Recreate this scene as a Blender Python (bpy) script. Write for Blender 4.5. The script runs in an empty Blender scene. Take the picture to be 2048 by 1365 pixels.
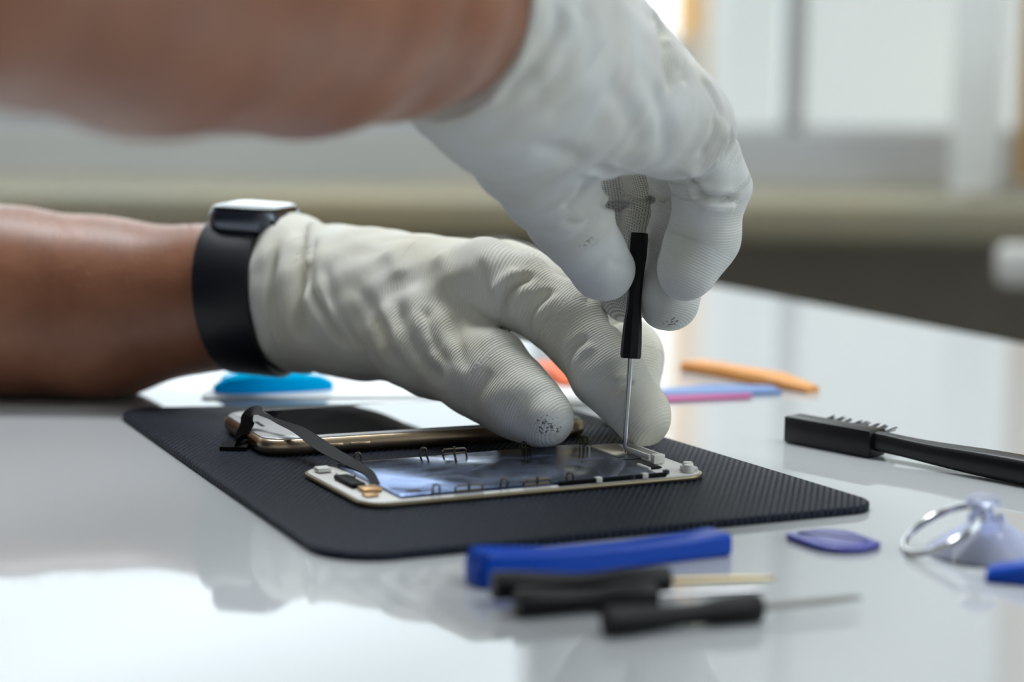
import bpy, bmesh, math, random
import numpy as np
from mathutils import Vector, Matrix
random.seed(7)
# ------------------------------------------------------------------ camera, world, light, exposure
F, HOR, CH, ROLL = 4400.0, 55.6433, 0.1671, 0.0121     # focal length (px of a 2048 px frame), horizon row, height over table (m), roll
PITCH = math.atan((682.5 - HOR) / F)
SC = bpy.context.scene
COL = SC.collection
cam = bpy.data.cameras.new('camera'); camo = bpy.data.objects.new('camera', cam); COL.objects.link(camo)
cam.sensor_width = 36.0; cam.lens = F / 2048 * 36.0; cam.clip_start = 0.02; cam.clip_end = 200
fw = Vector((0, math.cos(PITCH), -math.sin(PITCH))); upv = Vector((0, math.sin(PITCH), math.cos(PITCH))); rt = Vector((1, 0, 0))
rt2 = rt * math.cos(ROLL) + upv * math.sin(ROLL); up2 = -rt * math.sin(ROLL) + upv * math.cos(ROLL)
m3 = Matrix((rt2, up2, -fw)).transposed(); m4 = m3.to_4x4(); m4.translation = (0, 0, CH); camo.matrix_world = m4
cam.dof.use_dof = True; cam.dof.focus_distance = 0.835; cam.dof.aperture_fstop = 5.0; cam.dof.aperture_blades = 0
SC.camera = camo
SKY = 2.1
w = bpy.data.worlds.new('daylight'); SC.world = w; w.use_nodes = True
bg = w.node_tree.nodes['Background']; bg.inputs[0].default_value = (0.86, 0.94, 1.0, 1); bg.inputs[1].default_value = SKY
SC.view_settings.view_transform = 'Standard'; SC.view_settings.look = 'None'; SC.view_settings.exposure = 0.45; SC.view_settings.gamma = 1.0
SC.view_settings.use_curve_mapping = False
def portal(loc, rot, sx, sy):
    l = bpy.data.lights.new('window_portal', 'AREA'); l.shape = 'RECTANGLE'; l.size = sx; l.size_y = sy; l.energy = 1
    l.cycles.is_portal = True
    o = bpy.data.objects.new('window_portal', l); COL.objects.link(o); o.location = loc; o.rotation_euler = rot
portal((-1.07, 2.79, 1.0), (math.radians(-90), 0, 0), 2.26, 1.9)      # back window
portal((0.60, 2.79, 1.0), (math.radians(-90), 0, 0), 1.0, 1.95)
portal((2.39, -0.1, 0.95), (0, math.radians(90), 0), 1.7, 2.0)      # unseen window added in the right wall for fill light

def fill_panel(x, y, z, sx, sy, watt):
    l = bpy.data.lights.new('fill_panel_light', 'AREA'); l.shape = 'RECTANGLE'; l.size = sx; l.size_y = sy; l.energy = watt; l.color = (.92, .965, 1.0)
    o = bpy.data.objects.new('fill_panel_light', l); COL.objects.link(o); o.location = (x, y, z)
FILL_PANELS = [(-.35, 1.75, 2.10, 1.2, .6, 32.0), (1.15, .55, 2.10, .6, 1.2, 13.0)]  # unseen ceiling panels, added to light gloves and table from above
for p_ in FILL_PANELS: fill_panel(*p_)

# ------------------------------------------------------------------ pixel helpers (a pixel is a direction; height or depth given)
def ray(u, v):
    X = u - 1024; Y = v - 682.5; c, s = math.cos(ROLL), math.sin(ROLL)
    X, Y = X * c + Y * s, -X * s + Y * c
    xc = X / F; yc = -Y / F
    return np.array([xc, math.cos(PITCH) + yc * math.sin(PITCH), -math.sin(PITCH) + yc * math.cos(PITCH)])
ORG = np.array([0, 0, CH])
def at(u, v, z=0.0):
    r = ray(u, v); return ORG + r * ((z - CH) / r[2])
def atd(u, v, y):
    r = ray(u, v); return ORG + r * (y / r[1])

# ------------------------------------------------------------------ materials
def mat(name, col, rough=0.5, metal=0.0, spec=0.5, **kw):
    m = bpy.data.materials.new(name); m.use_nodes = True
    b = m.node_tree.nodes['Principled BSDF']
    b.inputs['Base Color'].default_value = (*col, 1); b.inputs['Roughness'].default_value = rough
    b.inputs['Metallic'].default_value = metal; b.inputs['Specular IOR Level'].default_value = spec
    for k, v in kw.items():
        b.inputs[k.replace('_', ' ')].default_value = v
    return m
def nd(m, t, **kw):
    n = m.node_tree.nodes.new(t)
    for k, v in kw.items(): setattr(n, k, v)
    return n
def ln(m, a, b): m.node_tree.links.new(a, b)
def bsdf(m): return m.node_tree.nodes['Principled BSDF']
def add_bump(m, height, strength=0.3, dist=0.001, prev=None):
    b = nd(m, 'ShaderNodeBump'); b.inputs['Strength'].default_value = strength; b.inputs['Distance'].default_value = dist
    ln(m, height, b.inputs['Height'])
    if prev is not None: ln(m, prev, b.inputs['Normal'])
    ln(m, b.outputs[0], bsdf(m).inputs['Normal']); return b.outputs[0]
def noise_col(m, a, b, scale, detail=3.0, lo=0.35, hi=0.65, coord='Object'):
    t = nd(m, 'ShaderNodeTexCoord'); n = nd(m, 'ShaderNodeTexNoise'); n.inputs['Scale'].default_value = scale; n.inputs['Detail'].default_value = detail
    ln(m, t.outputs[coord], n.inputs['Vector'])
    r = nd(m, 'ShaderNodeValToRGB'); r.color_ramp.elements[0].position = lo; r.color_ramp.elements[1].position = hi
    r.color_ramp.elements[0].color = (*a, 1); r.color_ramp.elements[1].color = (*b, 1)
    ln(m, n.outputs[0], r.inputs[0]); ln(m, r.outputs[0], bsdf(m).inputs['Base Color']); return n.outputs[0]
def wave(m, scale, direction='X', coord=None, dist=0.0, dscale=1.0):
    if coord is None: coord = nd(m, 'ShaderNodeTexCoord').outputs['Object']
    wv = nd(m, 'ShaderNodeTexWave', wave_type='BANDS', bands_direction=direction); wv.inputs['Scale'].default_value = scale
    wv.inputs['Distortion'].default_value = dist; wv.inputs['Detail Scale'].default_value = dscale
    ln(m, coord, wv.inputs['Vector']); return wv.outputs['Fac']
def clear_mat(name, col, rough=0.05, mixf=0.75):
    m = bpy.data.materials.new(name); m.use_nodes = True; nt = m.node_tree; nt.nodes.clear()
    o = nt.nodes.new('ShaderNodeOutputMaterial'); tr = nt.nodes.new('ShaderNodeBsdfTransparent'); gl = nt.nodes.new('ShaderNodeBsdfPrincipled')
    tr.inputs[0].default_value = (*col, 1); gl.inputs['Base Color'].default_value = (*col, 1); gl.inputs['Roughness'].default_value = rough
    fr = nt.nodes.new('ShaderNodeLayerWeight'); fr.inputs[0].default_value = 0.35
    mr = nt.nodes.new('ShaderNodeMapRange'); mr.inputs[3].default_value = 1 - mixf; mr.inputs[4].default_value = 1.0
    mx = nt.nodes.new('ShaderNodeMixShader'); nt.links.new(fr.outputs['Fresnel'], mr.inputs[0]); nt.links.new(mr.outputs[0], mx.inputs[0])
    nt.links.new(tr.outputs[0], mx.inputs[1]); nt.links.new(gl.outputs[0], mx.inputs[2]); nt.links.new(mx.outputs[0], o.inputs[0]); return m

M = {}
M['table'] = mat('white_laminate', (0.56, 0.58, 0.595), 0.04, 0, 0.5)
M['wall'] = mat('painted_wall', (0.72, 0.73, 0.72), 0.8); noise_col(M['wall'], (0.50, 0.515, 0.51), (0.55, 0.56, 0.555), 2.0)
M['lowwall'] = mat('taupe_shaded_wall', (0.2, 0.19, 0.16), 0.8); noise_col(M['lowwall'], (0.25, 0.235, 0.20), (0.32, 0.295, 0.25), 3.0)  # shade under the sill is put into this darker taupe
M['floor'] = mat('grey_floor', (0.3, 0.28, 0.25), 0.5); noise_col(M['floor'], (0.27, 0.25, 0.22), (0.34, 0.31, 0.28), 4.0)
M['pvc'] = mat('white_window_plastic', (0.5, 0.52, 0.52), 0.35)
M['sill'] = mat('beige_sill', (0.48, 0.44, 0.33), 0.55, 0, .3); noise_col(M['sill'], (0.27, 0.26, 0.195), (0.34, 0.29, 0.18), 3.0)
M['pane'] = clear_mat('window_glass', (0.97, 0.985, 0.98), 0.0, 0.985)
M['facade'] = mat('pale_render', (0.3, 0.3, 0.28), 0.9); noise_col(M['facade'], (0.28, 0.28, 0.265), (0.325, 0.31, 0.28), 0.6)
M['orange_wall'] = mat('ochre_render', (0.62, 0.33, 0.10), 0.9)
def cloth_mat(name, col, f):
    m = bpy.data.materials.new(name); m.use_nodes = True; nt = m.node_tree; nt.nodes.clear()
    o = nt.nodes.new('ShaderNodeOutputMaterial'); d = nt.nodes.new('ShaderNodeBsdfDiffuse'); t = nt.nodes.new('ShaderNodeBsdfTranslucent'); mx = nt.nodes.new('ShaderNodeMixShader')
    tc = nt.nodes.new('ShaderNodeTexCoord'); nz = nt.nodes.new('ShaderNodeTexNoise'); nz.inputs['Scale'].default_value = 14; rp = nt.nodes.new('ShaderNodeValToRGB')
    rp.color_ramp.elements[0].color = (*[c * .88 for c in col], 1); rp.color_ramp.elements[1].color = (*[min(1, c * 1.08) for c in col], 1)
    nt.links.new(tc.outputs['Object'], nz.inputs['Vector']); nt.links.new(nz.outputs[0], rp.inputs[0]); nt.links.new(rp.outputs[0], d.inputs[0]); nt.links.new(rp.outputs[0], t.inputs[0])
    mx.inputs[0].default_value = f; nt.links.new(d.outputs[0], mx.inputs[1]); nt.links.new(t.outputs[0], mx.inputs[2]); nt.links.new(mx.outputs[0], o.inputs[0]); return m
M['blind'] = cloth_mat('white_blind', (0.90, 0.92, 0.92), .72)
M['curtain'] = cloth_mat('tan_curtain', (0.60, 0.38, 0.16), .5)
M['white_plastic'] = mat('white_plastic', (0.78, 0.78, 0.75), 0.35)

# ------------------------------------------------------------------ mesh helpers
def link(name, me, material=None, parent=None, smooth=True):
    o = bpy.data.objects.new(name, me); COL.objects.link(o)
    if material is not None:
        for mm in (material if isinstance(material, (list, tuple)) else [material]): me.materials.append(mm)
    if smooth and len(me.polygons): me.polygons.foreach_set('use_smooth', [True] * len(me.polygons))
    if parent is not None: o.parent = parent
    return o
def mesh(name, verts, faces, material=None, parent=None, smooth=True):
    me = bpy.data.meshes.new(name); me.from_pydata([tuple(map(float, v)) for v in verts], [], [tuple(map(int, f)) for f in faces]); me.validate(); me.update()
    return link(name, me, material, parent, smooth)
def from_bm(name, bm, material=None, parent=None, smooth=False, sharp=35):
    bmesh.ops.recalc_face_normals(bm, faces=bm.faces)
    me = bpy.data.meshes.new(name); bm.to_mesh(me); bm.free()
    o = link(name, me, material, parent, smooth)
    if smooth:
        try: me.set_sharp_from_angle(angle=math.radians(sharp))
        except Exception: pass
    return o
def box(name, x0, x1, y0, y1, z0, z1, material=None, parent=None, bev=0.0, seg=2):
    bm = bmesh.new(); bmesh.ops.create_cube(bm, size=1)
    for v in bm.verts:
        v.co = (x0 + (v.co.x + .5) * (x1 - x0), y0 + (v.co.y + .5) * (y1 - y0), z0 + (v.co.z + .5) * (z1 - z0))
    if bev: bmesh.ops.bevel(bm, geom=bm.edges[:], offset=bev, segments=seg, profile=0.5, affect='EDGES')
    return from_bm(name, bm, material, parent, bool(bev))
def empty(name, loc=(0, 0, 0), rz=0.0):
    o = bpy.data.objects.new(name, None); COL.objects.link(o); o.location = loc; o.rotation_euler = (0, 0, rz); o.empty_display_size = 0.02
    return o
def tag(o, label, cat, group=None, kind=None):
    o['label'] = label; o['category'] = cat
    if group: o['group'] = group
    if kind: o['kind'] = kind
    return o
def struct(o, label=None, cat=None):
    o['kind'] = 'structure'
    if label: o['label'] = label
    if cat: o['category'] = cat
    return o
def round_poly(pts, r, seg=8):
    """round the corners of a convex polygon"""
    out = []; n = len(pts)
    for i in range(n):
        p = np.array(pts[i][:2], float); a = np.array(pts[i - 1][:2], float) - p; b = np.array(pts[(i + 1) % n][:2], float) - p
        a /= np.linalg.norm(a); b /= np.linalg.norm(b)
        rr = r[i] if isinstance(r, (list, tuple)) else r
        half = math.acos(max(-1, min(1, a @ b))) / 2; tl = rr / math.tan(half); c = p + (a + b) / np.linalg.norm(a + b) * (rr / math.sin(half))
        s = p + a * tl - c; e = p + b * tl - c
        a0 = math.atan2(s[1], s[0]); a1 = math.atan2(e[1], e[0]); d = (a1 - a0 + math.pi) % (2 * math.pi) - math.pi
        for k in range(seg + 1):
            t = a0 + d * k / seg; out.append((c[0] + rr * math.cos(t), c[1] + rr * math.sin(t)))
    return out
def rrect(x0, x1, y0, y1, r, seg=8): return round_poly([(x0, y0), (x1, y0), (x1, y1), (x0, y1)], r, seg)
def offset_loop(pts, d):
    P = np.array(pts); c = P.mean(0); n = len(P); out = []
    for i in range(n):
        t = P[(i + 1) % n] - P[i - 1]; nn = np.array([t[1], -t[0]]); nn /= np.linalg.norm(nn) + 1e-12
        if nn @ (P[i] - c) < 0: nn = -nn
        out.append(P[i] + nn * d)
    return [tuple(q) for q in out]
def slab(name, loop, layers, material, parent=None, smooth=True, sharp=40):
    """stack of (z, inset) rings over a 2-D loop, capped"""
    V = []; Fc = []; n = len(loop)
    for z, ins in layers:
        V += [(x, y, z) for x, y in (offset_loop(loop, -ins) if ins else loop)]
    for k in range(len(layers) - 1):
        for i in range(n): Fc.append((k * n + i, k * n + (i + 1) % n, (k + 1) * n + (i + 1) % n, (k + 1) * n + i))
    Fc.append(tuple(range(n))[::-1]); Fc.append(tuple(range((len(layers) - 1) * n, len(layers) * n)))
    bm = bmesh.new(); vs = [bm.verts.new(v) for v in V]
    for f in Fc: bm.faces.new([vs[i] for i in f])
    return from_bm(name, bm, material, parent, smooth, sharp)
def frame_of(t):
    t = Vector(t).normalized(); a = Vector((0, 0, 1)) if abs(t.z) < .95 else Vector((1, 0, 0))
    x = t.cross(a).normalized(); return x, x.cross(t).normalized()
def sweep(name, path, prof, material, parent=None, closed=False, caps=True, smooth=True, ups=None, bm=None, scales=None, sharp=40):
    """sweep a 2-D profile (side, up) along a path; per-point scale optional"""
    own = bm is None; bm = bm or bmesh.new(); P = [Vector(p) for p in path]; n = len(P); rings = []
    for i, p in enumerate(P):
        if closed: t = P[(i + 1) % n] - P[i - 1]
        else: t = P[min(i + 1, n - 1)] - P[max(i - 1, 0)]
        t.normalize()
        if ups is not None:
            u = Vector(ups[i] if isinstance(ups, list) else ups); u = (u - t * u.dot(t)).normalized(); x = t.cross(u)
        else: x, u = frame_of(t)
        s = scales[i] if scales else (1, 1)
        if not isinstance(s, tuple): s = (s, s)
        rings.append([bm.verts.new(p + x * (a * s[0]) + u * (b * s[1])) for a, b in prof])
    m = len(prof)
    for i in range(n if closed else n - 1):
        A, B = rings[i], rings[(i + 1) % n]
        for k in range(m): bm.faces.new((A[k], A[(k + 1) % m], B[(k + 1) % m], B[k]))
    if not closed and caps:
        bm.faces.new(rings[0][::-1]); bm.faces.new(rings[-1])
    if own: return from_bm(name, bm, material, parent, smooth, sharp)
def circ(r, n=12): return [(r * math.cos(2 * math.pi * k / n), r * math.sin(2 * math.pi * k / n)) for k in range(n)]
def lathe(name, prof, material, parent=None, n=24, mtx=None, sharp=35):
    """prof: list of (radius, z)"""
    bm = bmesh.new(); rings = []
    for r, z in prof: rings.append([bm.verts.new((max(r, 1e-6) * math.cos(2 * math.pi * k / n), max(r, 1e-6) * math.sin(2 * math.pi * k / n), z)) for k in range(n)])
    for A, B in zip(rings, rings[1:]):
        for k in range(n): bm.faces.new((A[k], A[(k + 1) % n], B[(k + 1) % n], B[k]))
    bm.faces.new(rings[0][::-1]); bm.faces.new(rings[-1])
    if mtx is not None: bmesh.ops.transform(bm, matrix=mtx, verts=bm.verts)
    return from_bm(name, bm, material, parent, True, sharp)
def smooth_path(pts, n=8):
    P = [np.array(p, float) for p in pts]; P = [2 * P[0] - P[1]] + P + [2 * P[-1] - P[-2]]; out = []
    for i in range(1, len(P) - 2):
        for k in range(n):
            t = k / n; a, b, c, d = P[i - 1:i + 3]
            out.append(.5 * ((2 * b) + (-a + c) * t + (2 * a - 5 * b + 4 * c - d) * t * t + (-a + 3 * b - 3 * c + d) * t ** 3))
    out.append(P[-2]); return out

# ------------------------------------------------------------------ room
FZ = -0.75; BW = 2.6
X0, X1, YF, ZC = -2.6, 2.3, -1.8, 2.15
struct(box('floor', X0, X1, YF, BW, FZ - .05, FZ, M['floor']), 'grey speckled floor of the workshop room', 'floor')
struct(box('ceiling', X0, X1, YF, BW, ZC, ZC + .05, M['wall']), 'white painted ceiling of the room', 'ceiling')
struct(box('wall_left', X0 - .1, X0, YF, BW, FZ, ZC, M['wall']), 'white painted side wall beside the person', 'wall')
def wall_with_holes(name, y0, y1, holes, material, xa=X0 - .1, xb=X1 + .1):
    """wall slab with window openings (x0, x1, z0, z1), left to right"""
    bm = bmesh.new(); parts = []; x = xa
    for hx0, hx1, hz0, hz1 in holes:
        parts += [(x, hx0, FZ, ZC), (hx0, hx1, FZ, hz0), (hx0, hx1, hz1, ZC)]; x = hx1
    parts.append((x, xb, FZ, ZC))
    for (a, b, c, d) in parts:
        g = bmesh.ops.create_cube(bm, size=1)['verts']
        for v in g: v.co = (a + (v.co.x + .5) * (b - a), y0 + (v.co.y + .5) * (y1 - y0), c + (v.co.z + .5) * (d - c))
    return from_bm(name, bm, material)
W1 = (-2.2, 0.06, 0.045, 1.95); W3 = (0.10, 1.1, 0.012, 1.95); W2 = (-0.9, 1.1, 0.1, 1.8)
struct(wall_with_holes('wall_back', BW, BW + .2, (W1, W3), M['wall']), 'pale wall around the two windows behind the table', 'wall')
struct(box('wall_back_lower', X0, X1, BW - .012, BW, FZ, -0.04, M['lowwall']), 'taupe wall below the window sill with its shade put into the colour', 'wall')
struct(box('wall_front', X0 - .1, X1 + .1, YF - .1, YF, FZ, ZC, M['wall']), 'plain white wall facing the work table', 'wall')
wr = wall_with_holes('wall_right', 0, .1, (W2,), M['wall'], YF, BW); wr.data.transform(Matrix.Translation((X1 + .1, 0, 0)) @ Matrix.Rotation(math.radians(90), 4, 'Z')); struct(wr, 'white side wall with an added fill window at the right of the table', 'wall')
def window(name, x0, x1, z0, z1, y, muls, label):
    e = empty(name, (0, 0, 0)); struct(e, label, 'window'); t = .042
    box('window_frame', x0, x1, y, y + .06, z0, z0 + t, M['pvc'], e, .004); box('window_frame', x0, x1, y, y + .06, z1 - t, z1, M['pvc'], e, .004)
    box('window_frame', x0, x0 + t, y, y + .06, z0 + t, z1 - t, M['pvc'], e, .004); box('window_frame', x1 - t, x1, y, y + .06, z0 + t, z1 - t, M['pvc'], e, .004)
    xs = [x0 + t] + list(muls) + [x1 - t]
    for x in muls: box('mullion', x - .012, x + .012, y - .004, y + .056, z0 + t, z1 - t, M['pvc'], e, .004)
    for a, b in zip(xs, xs[1:]): box('pane', a, b, y + .03, y + .034, z0 + t - .004, z1 - t + .004, M['pane'], e)
    return e
window('window_1', *W1, BW + .06, (-1.25,), 'wide white framed window behind the bare arms')
w2 = window('fill_window', *W2, 0, (0.1,), 'unseen white framed window added for fill light in the right side wall'); w2.location = (X1 + .09, 0, 0); w2.rotation_euler = (0, 0, math.radians(90))  # added out of view so fill light comes from the right
window('window_3', *W3, BW + .06, (0.335, 0.74), 'narrower white framed window beside the blind slat and curtain')
struct(box('trim_1', X0, X1, BW - .30, BW + .05, -0.052, -0.012, M['sill'], None, .006), 'deep beige stone window sill below the windows', 'window sill')
for i_, (x_, y_, z_, sx_, sy_, _w) in enumerate(FILL_PANELS):      # housings of the two added ceiling fill panels
    e = empty('added_fill_panel', (x_, y_, ZC)); tag(e, ('unseen flat ceiling panel added for top light over the work table', 'unseen flat ceiling panel added for fill light from the right')[i_], 'lamp')
    h = ZC - z_
    for a, b, c, d in ((-sx_ / 2 - .02, sx_ / 2 + .02, -sy_ / 2 - .02, -sy_ / 2), (-sx_ / 2 - .02, sx_ / 2 + .02, sy_ / 2, sy_ / 2 + .02), (-sx_ / 2 - .02, -sx_ / 2, -sy_ / 2, sy_ / 2), (sx_ / 2, sx_ / 2 + .02, -sy_ / 2, sy_ / 2)):
        box('fill_panel_frame', a, b, c, d, -h - .004, 0, M['pvc'], e)
# outside
b1 = box('outside_building', 0.2, 0.66, 8, 9, -3, 0.14, M['facade']); tag(b1, 'low pale grey building seen through the window', 'building')
b2 = box('outside_building', 0.67, 5, 7.2, 7.8, -3, 6, M['facade']); tag(b2, 'tall pale rendered house wall filling the window beside the blind slat', 'building')
b3 = box('outside_building', 0.675, 0.84, 9.1, 9.6, -3, 3.0, M['orange_wall']); tag(b3, 'narrow ochre chimney block above the low pale building outside', 'chimney')
# blind slat, curtain, socket
sl = empty('vertical_blind', (0.508, 2.43, 0.0)); tag(sl, 'white vertical blind slat hanging beside the tan curtain', 'blind')
mesh_v = []; mesh_f = []
N = 9
for j, (z, kx) in enumerate(((-0.012, .80), (-0.006, .95), (0.004, 1.0), (0.6, 1.0), (1.5, 1.0))):
    for i in range(N):
        a = (i / (N - 1) - .5) * 2; mesh_v.append((a * .028 * kx + .006 * (z > .1) * z, -.006 * (1 - a * a), z))
for j in range(4):
    for i in range(N - 1): mesh_f.append((j * N + i, j * N + i + 1, (j + 1) * N + i + 1, (j + 1) * N + i))
mesh('slat', mesh_v, mesh_f, M['blind'], sl)
box('headrail', -.05, .06, -.02, .02, 1.5, 1.54, M['white_plastic'], sl, .004)
box('weight', -.020, .020, -.010, -.002, -.010, .002, M['white_plastic'], sl, .002)
cu = empty('curtain', (0.0, 0, 0)); tag(cu, 'tan brown curtain hanging in soft folds at the window side', 'curtain')
cv, cf = [], []
for j in range(2):
    for i in range(61):
        x = .532 + i * .011; cv.append((x, 2.34 + .022 * math.sin(i * .62), (.012, 1.6)[j]))
for i in range(60): cf.append((i, i + 1, 62 + i, 61 + i))
mesh('cloth', cv, cf, M['curtain'], cu)
sweep('rod', [(.45, 2.34, 1.6), (1.3, 2.34, 1.6)], circ(.01), M['pvc'], cu)
# white chair behind the table; only the end of its top rail shows
ch = empty('dining_chair', (.665, 2.0, FZ)); tag(ch, 'white wooden chair with a ladder back standing beyond the table', 'chair')
for x in (-.14, .14):
    sweep('back_post', [(x, .02, .43), (x, .012, .55), (x, -.002, -FZ - .03)], rrect(-.012, .012, -.010, .010, .003, 2), M['white_plastic'], ch, ups=(0, 1, 0))
    for y in (.02, .38): box('leg', x - .015, x + .015, y - .015, y + .015, 0, .43, M['white_plastic'], ch, .003)
for z, hw_ in ((-FZ - .042, .224), (.60, .135), (.53, .135)): box('back_rail', -hw_, hw_, -.014, .008, z - .019, z + .019, M['white_plastic'], ch, .008)
box('seat', -.19, .19, -.01, .41, .43, .455, M['white_plastic'], ch, .006)

# ------------------------------------------------------------------ table
TC = np.array([-.006, 1.686]); E1 = np.array([.49, -.872]); E2 = np.array([-.872, -.49])
TA = math.atan2(E1[1], E1[0])
tb = empty('work_table', (TC[0], TC[1], FZ), TA); tag(tb, 'glossy white work table with square steel legs', 'table')
TL, TW = 1.62, .87
bm = bmesh.new(); bmesh.ops.create_cube(bm, size=1)
for v in bm.verts: v.co = ((v.co.x + .5) * TL, -(v.co.y + .5) * TW, -FZ - .028 + (v.co.z + .5) * .028)
bmesh.ops.bevel(bm, geom=bm.edges[:], offset=.0025, segments=2, affect='EDGES')
from_bm('table_top', bm, M['table'], tb, True)
M['steel_leg'] = mat('powder_steel', (.55, .56, .57), .4, .2)
for x in (.05, TL - .05):
    for y in (-.05, -TW + .05): box('leg', x - .022, x + .022, y - .022, y + .022, 0, -FZ - .0275, M['steel_leg'], tb, .003)
for y in (-.05, -TW + .05): box('apron', .07, TL - .07, y - .012, y + .012, -FZ - .075, -FZ - .027, M['steel_leg'], tb, .002)

# ------------------------------------------------------------------ signed distance sculpting
def seg_sd(P, a, b, ra, rb):
    ab = b - a; t = np.clip(((P - a) @ ab) / (ab @ ab), 0, 1)
    return np.sqrt(((P - a - t[:, None] * ab) ** 2).sum(1)) - (ra + (rb - ra) * t)
def smin(a, b, k):
    h = np.maximum(k - np.abs(a - b), 0) / k; return np.minimum(a, b) - h * h * k * .25
class Sculpt:
    def __init__(s): s.base = []; s.limbs = []; s.clips = []; s.tori = []; s.kls = {}; s.kb = .012; s.kl = .007
    def chain(s, pts, k=.005, base=False, kl=None):
        """pts: list of (point, radius)"""
        seg = [(np.array(p[0], float), np.array(q[0], float), p[1], q[1]) for p, q in zip(pts, pts[1:])]
        if kl: s.kls[len(s.limbs)] = kl
        (s.base if base else s.limbs).append((seg, k))
    @staticmethod
    def limb(P, seg, k):
        d = None
        for a, b, ra, rb in seg:
            e = seg_sd(P, a, b, ra, rb); d = e if d is None else smin(d, e, k)
        return d
    def __call__(s, P):
        d = None
        for seg, k in s.base:
            e = s.limb(P, seg, k); d = e if d is None else smin(d, e, s.kb)
        for c, n, R, r, k in s.tori:
            q = P - c; z = q @ n; e = np.sqrt((np.sqrt(np.maximum((q * q).sum(1) - z * z, 0)) - R) ** 2 + z * z) - r; d = smin(d, e, k)
        out = d
        for i, (seg, k) in enumerate(s.limbs):
            e = s.limb(P, seg, k); e = smin(d, e, s.kls.get(i, s.kl)) if d is not None else e; out = np.minimum(out, e) if out is not None else e
            out = smin(out, e, .0015)
        for n, p in s.clips: out = np.maximum(out, (P - p) @ n)
        return out
    def bounds(s):
        L = [(p, r) for seg, k in s.base + s.limbs for a, b, ra, rb in seg for p, r in ((a, ra), (b, rb))]
        lo = np.min([p - r for p, r in L], 0) - .006; hi = np.max([p + r for p, r in L], 0) + .006; return lo, hi
    def grad(s, P, e=2e-4):
        g = np.empty_like(P)
        for i in range(3):
            d = np.zeros(3); d[i] = e; g[:, i] = (s(P + d) - s(P - d)) / (2 * e)
        return g
    def trace(s, u, v, y0=.4):
        r = ray(u, v); r = r / np.linalg.norm(r); t = y0
        for _ in range(120):
            p = ORG + r * t; d = float(s(p[None])[0])
            if d < 1e-4: return p
            t += max(d * .8, 1e-4)
            if t > 1.6: return None
        return ORG + r * t
def polygonize(fn, lo, hi, h):
    n = np.ceil((hi - lo) / h).astype(int) + 1
    ax = [lo[i] + h * np.arange(n[i]) for i in range(3)]
    V = np.ones(n, np.float32); BS = 8; nb = [-(-int(k) // BS) for k in n]      # evaluate only blocks near the surface
    bi = np.stack(np.meshgrid(*[np.arange(k) for k in nb], indexing='ij'), -1).reshape(-1, 3)
    dc = fn(lo + (bi * BS + (BS - 1) / 2) * h); lim = BS * h * .866 * 1.35 + .006
    V = np.repeat(np.repeat(np.repeat(dc.reshape(nb), BS, 0), BS, 1), BS, 2)[:n[0], :n[1], :n[2]].astype(np.float32)
    near = bi[np.abs(dc) < lim]; loc = np.stack(np.meshgrid(*[np.arange(BS)] * 3, indexing='ij'), -1).reshape(-1, 3)
    for i in range(0, len(near), 400):
        J = (near[i:i + 400, None] * BS + loc[None]).reshape(-1, 3); J = J[(J < n).all(1)]
        V[J[:, 0], J[:, 1], J[:, 2]] = fn(lo + J * h)
    neg = V < 0; c = n - 1
    cnt = np.zeros(c, np.int8); 
    for dx in (0, 1):
        for dy in (0, 1):
            for dz in (0, 1): cnt += neg[dx:dx + c[0], dy:dy + c[1], dz:dz + c[2]]
    act = (cnt > 0) & (cnt < 8); ids = -np.ones(c, np.int64); I = np.argwhere(act); ids[act] = np.arange(len(I))
    acc = np.zeros((len(I), 3)); num = np.zeros(len(I))
    corners = [(a, b, d) for a in (0, 1) for b in (0, 1) for d in (0, 1)]
    for A in corners:
        for k in range(3):
            if A[k]: continue
            B = list(A); B[k] = 1
            va = V[I[:, 0] + A[0], I[:, 1] + A[1], I[:, 2] + A[2]]; vb = V[I[:, 0] + B[0], I[:, 1] + B[1], I[:, 2] + B[2]]
            cr = (va < 0) != (vb < 0); t = np.where(cr, va / np.where(cr, va - vb, 1), 0)
            p = np.array(A, float)[None].repeat(len(I), 0); p[:, k] += t
            acc[cr] += p[cr]; num[cr] += 1
    P = lo + (I + acc / num[:, None]) * h
    Q = []
    for k in range(3):
        a, b = (k + 1) % 3, (k + 2) % 3
        sl0 = [slice(None)] * 3; sl1 = [slice(None)] * 3; sl0[k] = slice(0, -1); sl1[k] = slice(1, None)
        ch = neg[tuple(sl0)] != neg[tuple(sl1)]
        E = np.argwhere(ch); E = E[(E[:, a] > 0) & (E[:, b] > 0) & (E[:, a] < c[a]) & (E[:, b] < c[b])]
        f0 = neg[E[:, 0], E[:, 1], E[:, 2]]
        def cid(da, db):
            J = E.copy(); J[:, a] -= da; J[:, b] -= db; return ids[J[:, 0], J[:, 1], J[:, 2]]
        q = np.stack([cid(0, 0), cid(1, 0), cid(1, 1), cid(0, 1)], 1)
        q[~f0] = q[~f0][:, ::-1]; Q.append(q)
    return P, np.concatenate(Q)
def sculpt_mesh(fn, lo, hi, h, iters=2):
    P, Q = polygonize(fn, lo, hi, h)
    for _ in range(iters):
        g = fn.grad(P); l2 = np.maximum((g * g).sum(1), .25); d = fn(P)
        P = P - g * (np.clip(d, -h, h) / l2)[:, None]
    return P, Q
def vnormals(P, Q):
    n = np.cross(P[Q[:, 2]] - P[Q[:, 0]], P[Q[:, 3]] - P[Q[:, 1]]); N = np.zeros_like(P)
    for k in range(4): np.add.at(N, Q[:, k], n)
    return N / (np.linalg.norm(N, axis=1)[:, None] + 1e-15)
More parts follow.
